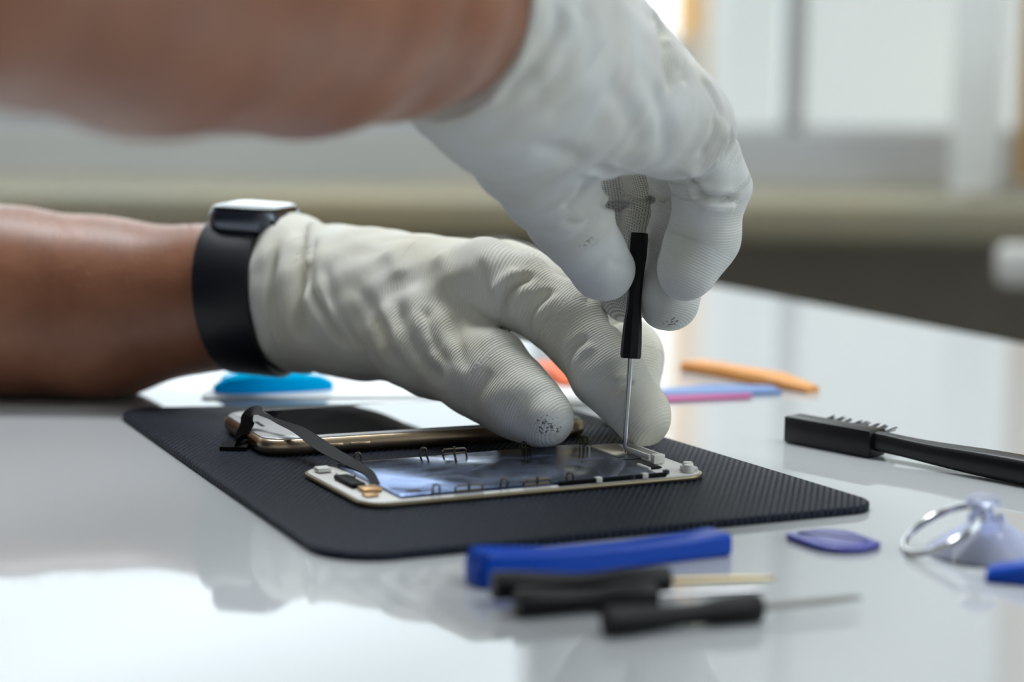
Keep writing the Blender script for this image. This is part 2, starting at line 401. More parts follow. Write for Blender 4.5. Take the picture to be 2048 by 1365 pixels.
def line_dist(P, L):
    """distance and running parameter (0..1) from points to a polyline"""
    best = np.full(len(P), 9.0); par = np.zeros(len(P)); n = len(L) - 1
    for i in range(n):
        a, b = L[i], L[i + 1]; ab = b - a; t = np.clip(((P - a) @ ab) / (ab @ ab + 1e-12), 0, 1)
        d = np.sqrt(((P - a - t[:, None] * ab) ** 2).sum(1)); m = d < best; best[m] = d[m]; par[m] = (i + t[m]) / n
    return best, par
def folds(fn, P, Q, F_):
    """press creases (negative height) or raise folds (positive) along lines on the surface; pixel lines find the surface points"""
    for pts, hgt, wid in F_:
        L = [fn.trace(u, v) for u, v in (smooth_path([(a, b) for a, b in pts], 5))]
        L = [p for p in L if p is not None]
        if len(L) < 2: continue
        N = vnormals(P, Q); d, t = line_dist(P, L); ta = np.clip(np.minimum(t, 1 - t) * 5, 0, 1); ta = ta * ta * (3 - 2 * ta); w_ = wid * 1e-3
        g = np.exp(-(d / w_) ** 2); lip = np.exp(-((d - 2.0 * w_) / (1.1 * w_)) ** 2)
        if hgt < 0: disp = hgt * g - hgt * .22 * lip
        else: disp = hgt * g
        P = P + N * (disp * ta * 1e-3)[:, None]
    return P
def chain_uv(sc, P):
    """knit coordinates: distance along the hand blended smoothly over the limbs, and the angle round the nearest limb"""
    best = np.full(len(P), 9.0); ang = np.zeros(len(P)); idn = np.zeros(len(P), int); which = 0; W = np.zeros(len(P)); S = np.zeros(len(P))
    o = sc.base[0][0][0][0]
    for seg, k in sc.base + sc.limbs:
        s0 = np.linalg.norm(seg[0][0] - o); D_ = np.full(len(P), 9.0); sv = np.zeros(len(P))
        for a, b, ra, rb in seg:
            L = np.linalg.norm(b - a); tdir = (b - a) / L; d = seg_sd(P, a, b, ra, rb)
            ref = np.array([0, -1.0, 0]); y = ref - tdir * (ref @ tdir); y /= np.linalg.norm(y); x = np.cross(tdir, y)
            R = P - a; m = d < D_; D_[m] = d[m]; sv[m] = s0 + np.clip(R[m] @ tdir, -.05, L + .05)
            m = d < best; ang[m] = np.arctan2(R[m] @ x, R[m] @ y) * (ra + rb) * .5; idn[m] = which; best[m] = d[m]; s0 += L
        which += 1; w_ = np.exp(-np.clip(D_, -.01, .05) / .0022); W += w_; S += w_ * sv
    return np.stack([S / W, ang, P[:, 2] * .7], 1), idn
def put_attr(me, name, typ, arr):
    a = me.attributes.new(name, typ, 'POINT'); a.data.foreach_set('vector' if typ == 'FLOAT_VECTOR' else 'value', np.asarray(arr, np.float32).ravel())


# ------------------------------------------------------------------ person: arms, body, gloves
def D(u, v, y, r): return (atd(u, v, y), r * 1e-3)
M['skin'] = mat('skin', (.40, .19, .11), .4, 0, .5, Sheen_Weight=.12, Sheen_Roughness=.4)
n0 = noise_col(M['skin'], (.26, .098, .048), (.35, .142, .074), 38.0, 5.0)
tcs = nd(M['skin'], 'ShaderNodeTexCoord'); vs_ = nd(M['skin'], 'ShaderNodeTexNoise'); vs_.inputs['Scale'].default_value = 900; vs_.inputs['Detail'].default_value = 3
ln(M['skin'], tcs.outputs['Object'], vs_.inputs['Vector']); add_bump(M['skin'], vs_.outputs[0], .25, .0006)

def glove_mat(name, tint, perf=False):
    m = mat(name, tint, .78, 0, .3, Sheen_Weight=.3, Sheen_Roughness=.5)
    at_ = nd(m, 'ShaderNodeAttribute', attribute_name='knit'); co_ = nd(m, 'ShaderNodeAttribute', attribute_name='coat')
    ra = wave(m, 2 * math.pi / .00105 / 20, 'X', at_.outputs['Vector'], .6, 2.0)
    cb = nd(m, 'ShaderNodeTexNoise'); cb.inputs['Scale'].default_value = 1100; ln(m, at_.outputs['Vector'], cb.inputs['Vector']); cb = cb.outputs[0]
    mul = nd(m, 'ShaderNodeMath', operation='MULTIPLY'); ln(m, ra, mul.inputs[0]); ln(m, cb, mul.inputs[1])
    mixr = nd(m, 'ShaderNodeMix'); mixr.inputs[0].default_value = .45; ln(m, ra, mixr.inputs[2]); ln(m, mul.outputs[0], mixr.inputs[3])
    inv = nd(m, 'ShaderNodeMath', operation='SUBTRACT'); inv.inputs[0].default_value = 1.0; ln(m, co_.outputs['Fac'], inv.inputs[1])
    kh = nd(m, 'ShaderNodeMath', operation='MULTIPLY'); ln(m, mixr.outputs[0], kh.inputs[0]); ln(m, inv.outputs[0], kh.inputs[1])
    b1_ = add_bump(m, kh.outputs[0], .55, .0005)
    tc = nd(m, 'ShaderNodeTexCoord'); nz = nd(m, 'ShaderNodeTexNoise'); nz.inputs['Scale'].default_value = 260; nz.inputs['Detail'].default_value = 4
    ln(m, tc.outputs['Object'], nz.inputs['Vector']); add_bump(m, nz.outputs[0], .25, .0006, b1_)
    # soiling: soft yellow-grey patches plus dark worn specks on the coated tips
    n2 = nd(m, 'ShaderNodeTexNoise'); n2.inputs['Scale'].default_value = 45; n2.inputs['Detail'].default_value = 4; ln(m, tc.outputs['Object'], n2.inputs['Vector'])
    rp = nd(m, 'ShaderNodeValToRGB'); rp.color_ramp.elements[0].position = .35; rp.color_ramp.elements[1].position = .7
    rp.color_ramp.elements[0].color = (*tint, 1); rp.color_ramp.elements[1].color = (tint[0] * .9, tint[1] * .87, tint[2] * .78, 1); ln(m, n2.outputs[0], rp.inputs[0])
    n3 = nd(m, 'ShaderNodeTexNoise'); n3.inputs['Scale'].default_value = 900; n3.inputs['Detail'].default_value = 2; ln(m, tc.outputs['Object'], n3.inputs['Vector'])
    sp_ = nd(m, 'ShaderNodeAttribute', attribute_name='speck'); g3 = nd(m, 'ShaderNodeMath', operation='MULTIPLY_ADD'); g3.inputs[1].default_value = .30; ln(m, sp_.outputs['Fac'], g3.inputs[0]); ln(m, n3.outputs[0], g3.inputs[2])
    m3_ = nd(m, 'ShaderNodeMapRange'); m3_.inputs[1].default_value = .80; m3_.inputs[2].default_value = .86; m3_.inputs[4].default_value = .8; ln(m, g3.outputs[0], m3_.inputs[0])
    mx = nd(m, 'ShaderNodeMix', data_type='RGBA'); ln(m, m3_.outputs[0], mx.inputs[0]); ln(m, rp.outputs[0], mx.inputs[6]); mx.inputs[7].default_value = (.10, .09, .08, 1)
    # open mesh knit: dark holes between the loops
    hv = nd(m, 'ShaderNodeTexVoronoi', voronoi_dimensions='2D'); hv.inputs['Scale'].default_value = 880; hv.inputs['Randomness'].default_value = .12; ln(m, at_.outputs['Vector'], hv.inputs['Vector'])
    hl = nd(m, 'ShaderNodeMath', operation='LESS_THAN'); hl.inputs[1].default_value = .28; ln(m, hv.outputs['Distance'], hl.inputs[0])
    ho = nd(m, 'ShaderNodeAttribute', attribute_name='mesh_knit'); hm = nd(m, 'ShaderNodeMath', operation='MULTIPLY'); ln(m, hl.outputs[0], hm.inputs[0]); ln(m, ho.outputs['Fac'], hm.inputs[1])
    mx2 = nd(m, 'ShaderNodeMix', data_type='RGBA'); ln(m, hm.outputs[0], mx2.inputs[0]); ln(m, mx.outputs[2], mx2.inputs[6]); mx2.inputs[7].default_value = (.24, .20, .165, 1)
    ln(m, mx2.outputs[2], bsdf(m).inputs['Base Color']); return m
M['glove_l'] = glove_mat('glove_knit_warm_lit', (.86, .845, .77)); M['glove_r'] = glove_mat('glove_knit_white', (.78, .785, .77))  # left glove's warmer, brighter light is put into its tint

# ---- the glove pressing the display (watch arm)
G1 = Sculpt(); G1.kb = .014; G1.kl = .008
G1.chain([D(560, 592, .956, 29.5), D(610, 592, .948, 29), D(650, 600, .941, 27.5), D(720, 606, .932, 27)], .004, True)
G1.chain([D(700, 606, .934, 26.5), D(840, 592, .905, 23), D(972, 560, .882, 15)], .004, True)
G1.chain([D(700, 590, .945, 22.5), D(1015, 554, .905, 13)], .004, True)
G1.chain([D(700, 596, .952, 22), D(990, 570, .93, 13)], .004, True)
G1.chain([D(700, 604, .955, 22), D(950, 600, .95, 12)], .004, True)
G1.chain([D(720, 640, .922, 21), D(870, 682, .885, 20)], .004, True)
G1.chain([D(850, 680, .886, 20.5), D(975, 752, .860, 17), D(1035, 800, .848, 14.0), D(1086, 835, .8395, 11.6)], .006)        # thumb
G1.chain([D(960, 560, .882, 14.5), D(1040, 585, .874, 14), D(1130, 640, .864, 13.4), D(1216, 748, .849, 12.9), D(1283, 831, .838, 11.5)], .006)   # index
G1.chain([D(1010, 556, .905, 13.5), D(1185, 612, .898, 13.5), D(1258, 712, .885, 12.5), D(1263, 822, .872, 11)], .006)
G1.chain([D(985, 572, .93, 13), D(1140, 615, .94, 12.5), D(1225, 700, .93, 12), D(1240, 800, .912, 10.5)], .006)
G1.chain([D(945, 600, .95, 12), D(1060, 625, .968, 11.5), D(1130, 655, .985, 11), D(1190, 735, .972, 9.5)], .006)
a0, a1 = atd(535, 590, .960), atd(650, 594, .941); ax1 = (a1 - a0) / np.linalg.norm(a1 - a0); ax1 = np.array([.90, -.38, .12]); ax1 /= np.linalg.norm(ax1)
G1.clips.append((-ax1, atd(564, 590, .957)))
t2 = ax1 + np.array([-.05, .28, .10]); t2 /= np.linalg.norm(t2)
G1.tori += [(atd(600, 588, .952), ax1, .0255, .0088, .004), (atd(640, 594, .946), t2, .0245, .0066, .003)]
lo, hi = G1.bounds(); P1, Q1 = sculpt_mesh(G1, lo, hi, .00105)
uv1, id1 = chain_uv(G1, P1)
folds1 = [
 # rolled cuff folds
 ([(618, 438), (606, 500), (600, 560), (598, 620), (612, 690)], -4.2, 3.0), ([(640, 455), (622, 520), (625, 585), (660, 650), (700, 700)], -2.6, 2.2),
 ([(560, 470), (545, 560), (555, 640), (590, 720)], -2.4, 2.6), ([(580, 440), (570, 530), (575, 620), (600, 715)], 1.6, 3.5), ([(632, 443), (612, 480), (608, 540)], 3.0, 3.2),
 ([(650, 520), (665, 600), (690, 660), (740, 715)], -1.2, 2.5),
 # drag folds over the heel of the hand
 ([(745, 620), (765, 680), (800, 740)], -1.8, 3.0), ([(790, 590), (810, 660), (850, 730), (890, 765)], -2.2, 3.2), ([(850, 610), (860, 670), (900, 740)], -1.6, 2.8),
 ([(905, 620), (915, 680), (935, 750)], -1.2, 2.4), ([(700, 560), (760, 640), (790, 700)], -.8, 3.0), ([(825, 560), (835, 640), (868, 700)], 1.0, 4.0),
 # web between thumb and index, knuckle creases
 ([(962, 510), (968, 560), (990, 615), (1012, 650)], -1.3, 2.4), ([(1075, 545), (1030, 570), (1008, 600), (1004, 640)], -3.0, 2.2), ([(1110, 575), (1080, 600), (1058, 630), (1052, 665)], -2.0, 2.0),
 ([(1040, 540), (1010, 560), (985, 590)], 1.0, 3.5), ([(1070, 575), (1040, 600), (1030, 640)], 1.2, 3.0),
 ([(1180, 672), (1150, 692), (1135, 720), (1130, 738)], -1.6, 1.6), ([(1195, 690), (1165, 706), (1150, 735)], .9, 2.0), ([(1272, 762), (1235, 770), (1205, 790)], -1.0, 1.5), ([(1262, 752), (1225, 760)], .7, 1.8),
 ([(1215, 650), (1240, 640), (1262, 628)], -1.2, 1.8), ([(1180, 590), (1172, 610)], -.8, 1.6),
 ([(1085, 860), (1120, 850), (1138, 830)], -.4, 1.2),
 # tendons and bumps along the back
 ([(765, 500), (790, 520), (800, 560)], .9, 4.5), ([(875, 505), (890, 530), (900, 570)], .8, 4.0),
 ([(930, 800), (960, 770), (985, 740)], -.6, 3.0),
]
P1 = folds(G1, P1, Q1, [(a, b * 1.15, c * .92) for a, b, c in folds1])
N1 = vnormals(P1, Q1)
P1 = P1 + N1 * (2.2e-4 * (np.sin(P1 @ np.array([310., 90, 160]) + 2 * np.sin(P1 @ np.array([60., 210, -140]))) + np.sin(P1 @ np.array([-120., 260, 330]) + 1.3)))[:, None]

# ---- the glove holding the screwdriver
G2 = Sculpt(); G2.kb = .016; G2.kl = .007
G2.chain([D(868, 10, .690, 34), D(930, 22, .703, 33), D(1000, 55, .718, 31)], .004, True)
G2.chain([D(1000, 75, .717, 30), D(1150, 168, .742, 25), D(1265, 215, .766, 21.5), D(1340, 242, .780, 18.8), D(1366, 251, .786, 17.8)], .004, True)
G2.chain([D(1000, 40, .722, 31), D(1165, 95, .768, 25), D(1302, 190, .812, 18.5)], .004, True)
G2.chain([D(1000, 40, .730, 30), D(1255, 185, .836, 18)], .004, True)
G2.chain([D(990, 60, .730, 29), D(1205, 210, .850, 17)], .004, True)
G2.chain([D(975, 90, .708, 27), D(1018, 200, .737, 25), D(1072, 300, .765, 20)], .004, True)
G2.chain([D(1062, 300, .765, 19.5), D(1098, 368, .782, 16.8), D(1140, 438, .800, 14.2), D(1207, 540, .822, 11.6)], .005)          # thumb
G2.chain([D(1362, 262, .806, 12.5), D(1408, 325, .812, 13.2), D(1423, 372, .815, 13.5), D(1408, 470, .819, 12.6), D(1374, 540, .818, 11.2)], .004, kl=.0022)     # index
G2.chain([D(1310, 190, .815, 15), D(1378, 360, .842, 13.5), D(1366, 490, .845, 12.8), D(1336, 600, .838, 11.5)], .005, kl=.003)
G2.chain([D(1262, 182, .836, 15), D(1318, 375, .868, 12.5), D(1302, 480, .862, 12), D(1287, 560, .855, 10.8)], .005)
G2.chain([D(1205, 212, .85, 15), D(1232, 385, .885, 13), D(1240, 490, .872, 12), D(1252, 592, .858, 10)], .005)
b0, b1v = atd(870, 8, .690), atd(1000, 45, .717); ax2 = (b1v - b0) / np.linalg.norm(b1v - b0)
G2.clips.append((-ax2, atd(885, 8, .694)))
lo, hi = G2.bounds(); P2, Q2 = sculpt_mesh(G2, lo, hi, .00105)
uv2, id2 = chain_uv(G2, P2)
folds2 = [
 ([(1465, 250), (1455, 300), (1410, 345), (1375, 358)], -2.6, 2.2), ([(1448, 235), (1440, 290), (1400, 335), (1350, 346)], 1.6, 3.0), ([(1432, 220), (1425, 270), (1395, 320)], -.9, 2.0),
 ([(1190, 332), (1215, 344), (1260, 350)], -1.8, 2.2), ([(1182, 350), (1160, 390), (1120, 420)], -1.2, 3.0), ([(1175, 330), (1120, 300), (1060, 290)], -.8, 4.0),
 ([(1385, 375), (1410, 395), (1445, 400), (1480, 398)], -2.2, 1.7), ([(1380, 360), (1395, 385)], -1.4, 1.5), ([(1395, 412), (1440, 418), (1475, 412)], 1.0, 2.4),
 ([(1300, 20), (1325, 60), (1330, 130), (1345, 190)], -1.6, 3.2), ([(1345, 85), (1362, 130), (1372, 170)], -1.2, 2.6), ([(1325, 70), (1345, 100), (1355, 150)], 1.2, 3.0),
 ([(1180, 0), (1165, 60), (1110, 150), (1040, 230)], -1.3, 5.0), ([(1240, 0), (1225, 80), (1150, 190), (1080, 260)], -1.1, 5.0), ([(1120, 0), (1110, 60), (1060, 140), (985, 215)], -1.4, 4.0), ([(1150, 20), (1130, 90), (1070, 180)], .9, 4.5),
 ([(1400, 150), (1430, 195), (1445, 240)], -1.0, 2.0), ([(1270, 120), (1310, 190), (1330, 260), (1325, 330)], -.7, 4.0), ([(1210, 160), (1260, 230), (1280, 310)], -.6, 4.5),
 ([(1215, 520), (1245, 530), (1265, 520)], -.4, 1.5), ([(1120, 440), (1160, 450), (1190, 430)], -.5, 2.2),
 ([(1195, 402), (1235, 412), (1275, 396)], -1.6, 1.6), ([(1290, 402), (1315, 398), (1332, 408)], -1.6, 1.5),
]
P2 = folds(G2, P2, Q2, [(a, b * 1.7, c * .85) for a, b, c in folds2])
N2 = vnormals(P2, Q2)
P2 = P2 + N2 * (2.2e-4 * (np.sin(P2 @ np.array([240., 150, 200]) + 2 * np.sin(P2 @ np.array([70., 190, -120]))) + np.sin(P2 @ np.array([-160., 220, 280]) + .4)))[:, None]

def glove(name, P, Q, uv, idn, m, parent, coats, specks, mesh_ids, label):
    me = bpy.data.meshes.new(name); me.from_pydata(P.tolist(), [], Q.tolist()); me.update()
    put_attr(me, 'knit', 'FLOAT_VECTOR', uv)
    c = np.zeros(len(P)); s = np.zeros(len(P))
    for p, r0, r1 in coats: c = np.maximum(c, np.clip((r1 - np.linalg.norm(P - p, axis=1)) / (r1 - r0), 0, 1))
    for p, r in specks: s = np.maximum(s, np.clip(1.6 - 1.6 * np.linalg.norm(P - p, axis=1) / r, 0, 1))
    put_attr(me, 'coat', 'FLOAT', c * .6); put_attr(me, 'speck', 'FLOAT', np.clip(s, 0, 1))
    put_attr(me, 'mesh_knit', 'FLOAT', np.isin(idn, mesh_ids).astype(float))
    o = link(name, me, m, parent); o['label'] = label; return o

# ---- body: forearms, upper arms, trunk, neck and head of the seated person in one surface
B = Sculpt(); B.kb = .03
SR, SL_ = np.array([-.395, .555, .40]), np.array([-.56, .93, .36]); MID = (SR + SL_) / 2
elR = atd(-150, -215, .463); elL = np.array([-.395, 1.02, .052])
B.chain([D(915, 12, .699, 29), D(760, -5, .655, 35), D(600, -25, .615, 40), D(300, -72, .545, 41), D(60, -160, .495, 41), (elR, .041), ((elR + SR) / 2 + [0, 0, .01], .047), (SR, .055)], .006, True)
LA = [D(560, 590, .957, 29), D(480, 592, .961, 30), D(400, 598, .972, 31), D(200, 608, .986, 37.5), D(20, 598, .988, 41.5)]
LA[3] = (np.array([LA[3][0][0], LA[3][0][1], .0392]), .0400); LA[4] = (np.array([LA[4][0][0], LA[4][0][1], .0415]), .0415)
B.chain(LA + [(np.array([-.31, 1.0, .046]), .045), (elL, .043), ((elL + SL_) / 2, .05), (SL_, .055)], .006, True)
HIP = np.array([-.66, .66, -.23])
B.chain([(SR, .06), (MID + [0, 0, .02], .085), (SL_, .06)], .03, True)
B.chain([(SR * .6 + MID * .4 - [0, 0, .06], .10), (HIP + [.05, -.09, .12], .11), (HIP + [.02, -.08, 0], .12)], .05, True)
B.chain([(SL_ * .6 + MID * .4 - [0, 0, .06], .10), (HIP + [-.04, .09, .12], .11), (HIP + [-.02, .08, 0], .12)], .05, True)
for s_ in (-1, 1):
    k0 = HIP + np.array([.02, -.08, 0]) * (1 if s_ < 0 else -1) + [0, 0, -.02]; kn = k0 + [.36, .19, -.005 - .02]; an = np.array([kn[0] + .02, kn[1], FZ + .09])
    B.chain([(k0, .088), (kn, .058), (an, .040), (np.array([an[0], an[1], FZ + .05]), .042), (an + [.16, .085, -.052], .034)], .03, True)
HD = MID + np.array([.075, .04, .245])
B.chain([(MID + [.0, 0, .05], .062), (MID + [.045, .025, .13], .056), (HD, .06)], .03, True)
fdir = np.array([.80, .42, -.43]); fdir /= np.linalg.norm(fdir); side = np.array([.46, -.888, 0]); hup = np.cross(side, fdir)
B.chain([(HD - fdir * .025 + hup * .03, .092), (HD + fdir * .02 + hup * .015, .078), (HD + fdir * .045 - hup * .07, .044)], .03, True)
B.limbs.append(([(HD + fdir * .095 + hup * .02, HD + fdir * .122 - hup * .025, .009, .013)], .01))
for s_ in (-1, 1):
    B.limbs.append(([(HD + side * .084 * s_ + hup * .02 - fdir * .01, HD + side * .088 * s_ - hup * .03 - fdir * .005, .016, .011)], .01))
    B.limbs.append(([(HD + fdir * .083 + side * .022 * s_ + hup * .034, HD + fdir * .081 + side * .045 * s_ + hup * .032, .010, .008)], .01))
B.limbs.append(([(HD + fdir * .083 - hup * .062 - side * .02, HD + fdir * .083 - hup * .062 + side * .02, .008, .008)], .01))
lo, hi = B.bounds(); PB, QB = sculpt_mesh(B, lo, hi, .0055, 3)
PB[:, 2] = np.where((PB[:, 2] < .0004) & (PB[:, 2] > -.012) & (PB[:, 1] > .93) & (PB[:, 0] > -.45), .0004, PB[:, 2])
me = bpy.data.meshes.new('person'); me.from_pydata(PB.tolist(), [], QB.tolist()); me.update()
person = link('person', me, M['skin'])
tag(person, 'person with bare forearms in white knit gloves bending over the black mat', 'person')
md = person.modifiers.new('sub', 'SUBSURF'); md.levels = 1; md.render_levels = 1
glove('glove', P1, Q1, uv1, id1, M['glove_l'], person, [(atd(1086, 835, .83), .010, .03), (atd(1290, 840, .83), .010, .03)],
      [(atd(1090, 852, .829), .0070), (atd(1118, 858, .829), .0035)], [], 'white knit glove tinted for warmer light, with a rolled cuff, thumb pressed on the phone display')
glove('glove', P2, Q2, uv2, id2, M['glove_r'], person, [(atd(1208, 540, .81), .012, .032), (atd(1375, 540, .805), .012, .040), (atd(1336, 610, .825), .012, .04)],
      [(atd(1345, 652, .828), .0055), (atd(1172, 476, .789), .0062)], [9, 10], 'white knit glove pinching the upright screwdriver')
# trousers, shirt and hair follow the body
class Shell:
    def __init__(s, body, off, clips): s.b = body; s.o = off; s.c = clips
    def __call__(s, P):
        d = s.b(P) - s.o
        for n, p in s.c: d = np.maximum(d, (P - p) @ n)
        return d
    grad = Sculpt.grad
def nrm(v): v = np.array(v, float); return v / np.linalg.norm(v)
M['shirt'] = mat('navy_shirt', (.03, .04, .07), .9); noise_col(M['shirt'], (.025, .035, .06), (.04, .05, .085), 60)
M['trousers'] = mat('dark_trousers', (.04, .04, .045), .9); noise_col(M['trousers'], (.035, .035, .04), (.05, .05, .055), 40)
M['hair'] = mat('brown_hair', (.06, .035, .02), .7); noise_col(M['hair'], (.045, .027, .016), (.08, .05, .03), 120)
Bs = Sculpt(); Bs.kb = .03; Bs.base = [([sg for sg in B.base[0][0][-1:]], .02), ([sg for sg in B.base[1][0][-1:]], .02)] + B.base[2:5]
sh = Shell(Bs, .006, [(nrm([.2, .1, 1]), MID + [0, 0, .10]), (nrm([0, 0, -1]), HIP + [0, 0, -.02])])
lo, hi = Bs.bounds(); ps, qs = sculpt_mesh(sh, lo, hi, .010, 2); me = bpy.data.meshes.new('t_shirt'); me.from_pydata(ps.tolist(), [], qs.tolist()); link('t_shirt', me, M['shirt'], person)
Bt = Sculpt(); Bt.kb = .03; Bt.base = B.base[3:7]
tr = Shell(Bt, .009, [(nrm([0, 0, 1]), HIP + [0, 0, .05]), (nrm([0, 0, -1]), np.array([0, 0, FZ + .12]))])
lo, hi = Bt.bounds(); ps, qs = sculpt_mesh(tr, lo, hi, .012, 2); me = bpy.data.meshes.new('trousers'); me.from_pydata(ps.tolist(), [], qs.tolist()); link('trousers', me, M['trousers'], person)
Bh = Sculpt(); Bh.kb = .02; Bh.base = B.base[8:9]
hr = Shell(Bh, .008, [(nrm(fdir * .75 - hup), HD + fdir * .035 + hup * .03)])
lo, hi = Bh.bounds(); lo -= .01; hi += .01; ps, qs = sculpt_mesh(hr, lo, hi, .008, 2); me = bpy.data.meshes.new('hair'); me.from_pydata(ps.tolist(), [], qs.tolist()); link('hair', me, M['hair'], person)
# fine hairs along the resting forearm
M['armhair'] = mat('arm_hair', (.55, .42, .28), .5)
hv_, hf_ = [], []; rng = np.random.RandomState(3)
axs = LA[4][0] - LA[2][0]
for i in range(620):
    t = rng.rand(); c = LA[2][0] + axs * t; r = (31 + 10.5 * t) * 1e-3; a = math.radians(rng.uniform(15, 140))
    nn = np.array([0.0, -math.cos(a), math.sin(a)]); p = c + nn * (r - .002)
    dd = float(B(p[None])[0]); p = p - nn * dd
    L = rng.uniform(.004, .009); lean = np.array([.7, -.2, 0]) * rng.uniform(.3, 1.2) + rng.normal(0, .25, 3)
    q1 = p + (nn + lean * .4) * L * .5; q2 = p + (nn * .8 + lean) * L * .9; wv = np.cross(nn, lean); wv = wv / np.linalg.norm(wv) * .00005
    b = len(hv_); hv_ += [p - wv - nn * .0004, p + wv - nn * .0004, q1 - wv * .8, q1 + wv * .8, q2]; hf_ += [(b, b + 1, b + 3, b + 2), (b + 2, b + 3, b + 4)]
ah = mesh('arm_hair', hv_, hf_, M['armhair'], person); ah['kind'] = 'stuff'
# ------------------------------------------------------------------ watch
M['band'] = mat('black_rubber', (.009, .010, .015), .42, 0, .4)
M['alu'] = mat('dark_aluminium', (.14, .15, .18), .3, 1.0)
M['blackglass'] = mat('black_glass', (.008, .008, .01), .03, 0, .7)
M['hole'] = mat('hole_black', (.001, .001, .001), .9, 0, .0)
wc = atd(506, 592, .958); wax = np.array([.95, -.30, -.03]); wax /= np.linalg.norm(wax)
wup = np.array([.0, 0, 1.0]); wup = wup - wax * (wup @ wax) + wax * -.10; wup -= wax * (wup @ wax); wup /= np.linalg.norm(wup); wsd = np.cross(wax, wup)   # side axis (away from camera positive or negative)
wt = empty('smartwatch', wc); tag(wt, 'black smartwatch with a rubber strap on the bare wrist', 'watch')
mw = Matrix((Vector(wax), Vector(wsd), Vector(wup))).transposed()
wt.rotation_euler = mw.to_euler()
# local: x along the arm, y across, z up
R_ = .0332; path = []
for k in range(64):
    a = 2 * math.pi * k / 64; path.append((.010 * (-math.sin(a) * .5 + .5) - .005, R_ * math.cos(a), R_ * math.sin(a)))
prof = [(-.0130, -.0008), (-.0126, .0008), (-.0112, .0014), (.0112, .0014), (.0126, .0008), (.0130, -.0008), (.0112, -.0012), (-.0112, -.0012)]
st = sweep('strap', path, prof, M['band'], wt, True, ups=[(0, p[1], p[2]) for p in path])
yn = -1 if wsd[1] > 0 else 1
for k in range(7):
    a = math.radians(20 - 13 * k); y = yn * math.cos(a) * (R_ + .0012); z = math.sin(a) * (R_ + .0012); x = .010 * (-math.sin(a) * .5 + .5) - .005
    lathe('strap_hole', [(.0016, -.001), (.0016, .0005), (.0010, .0005), (.0009, .0001)], M['hole'], st, 10, Matrix.Translation((x, y, z)) @ Vector((0, y, z)).to_track_quat('Z', 'Y').to_matrix().to_4x4())
zc = R_ + .0005
slab('case', rrect(-.0158, .0158, -.019, .019, .008), [(zc - .005, .004), (zc - .0035, .001), (zc - .001, 0), (zc + .003, 0), (zc + .005, .0012)], M['alu'], wt)
slab('screen', rrect(-.0149, .0149, -.0181, .0181, .0075), [(zc + .0048, 0), (zc + .0060, .0006), (zc + .0066, .002)], M['blackglass'], wt)
lathe('crown', [(.0031, 0), (.0033, .0004), (.0033, .0022), (.0028, .0026)], M['alu'], wt, 20, Matrix.Translation((.0155, yn * .009, zc + .001)) @ Matrix.Rotation(math.radians(90), 4, 'Y'))
box('side_button', .0155, .0164, -yn * .012 - .004, -yn * .012 + .004, zc - .0005, zc + .0018, M['alu'], wt, .0006)

# ------------------------------------------------------------------ mat
MT = .003
M['mat'] = mat('black_rubber_mat', (.013, .020, .038), .5, 0, .28)
corner = [at(228, 816, MT), at(660, 1117, MT), at(1770, 1008, MT), at(1085, 800, MT)]
tcm = nd(M['mat'], 'ShaderNodeTexCoord'); mp = nd(M['mat'], 'ShaderNodeMapping'); mp.inputs['Rotation'].default_value = (0, 0, .162)
ln(M['mat'], tcm.outputs['Object'], mp.inputs['Vector'])
w1 = wave(M['mat'], 2 * math.pi / .0022 / 20, 'X', mp.outputs[0]); w2 = wave(M['mat'], 2 * math.pi / .0011 / 20, 'Y', mp.outputs[0])
nm = nd(M['mat'], 'ShaderNodeTexNoise'); nm.inputs['Scale'].default_value = 1400; ln(M['mat'], tcm.outputs['Object'], nm.inputs['Vector'])
s1 = nd(M['mat'], 'ShaderNodeMath', operation='MULTIPLY_ADD'); s1.inputs[1].default_value = .45; ln(M['mat'], w2, s1.inputs[0]); ln(M['mat'], w1, s1.inputs[2])
s2 = nd(M['mat'], 'ShaderNodeMath', operation='MULTIPLY_ADD'); s2.inputs[1].default_value = .8; ln(M['mat'], nm.outputs[0], s2.inputs[0]); ln(M['mat'], s1.outputs[0], s2.inputs[2])
add_bump(M['mat'], s2.outputs[0], 1.0, .0011)
mt = slab('work_mat', round_poly([c[:2] for c in corner], [.014, .022, .012, .014], 10), [(0.0, .0004), (.0004, 0), (MT - .0005, 0), (MT, .0006)], M['mat'], None, True, 50)
tag(mt, 'black ribbed rubber work mat with rounded corners under the phone parts', 'mat')

# ------------------------------------------------------------------ whole phone
M['gold'] = mat('gold_aluminium', (.62, .47, .32), .28, 1.0)
M['bezel'] = mat('white_glass', (.62, .62, .62), .04, 0, .6)
M['screen'] = mat('dark_screen_glass', (.006, .006, .008), .02, 0, .7)
M['darkslot'] = mat('dark_slot', (.01, .01, .01), .6)
PHX, PHY, PHT = -.0433, .8825, .387
ph = empty('smartphone', (PHX, PHY, MT), PHT); tag(ph, 'gold smartphone with white bezel lying face up on the mat', 'phone')
L2, W2_ = .069, .0335
slab('frame', rrect(-L2, L2, -W2_, W2_, .0105, 10), [(0, .0026), (.0006, .0012), (.0016, .0003), (.0033, 0), (.0050, .0003), (.0060, .0012), (.0065, .0022)], M['gold'], ph, True, 60)
g_ = slab('front_glass', rrect(-L2 + .0018, L2 - .0018, -W2_ + .0018, W2_ - .0018, .0088, 10), [(.0062, .0), (.0067, .0), (.0071, .0008)], M['bezel'], ph, True, 60)
slab('screen', rrect(-.052, .052, -.0292, .0292, .0003, 2), [(.0070, 0), (.0072, 0)], M['screen'], ph, False)
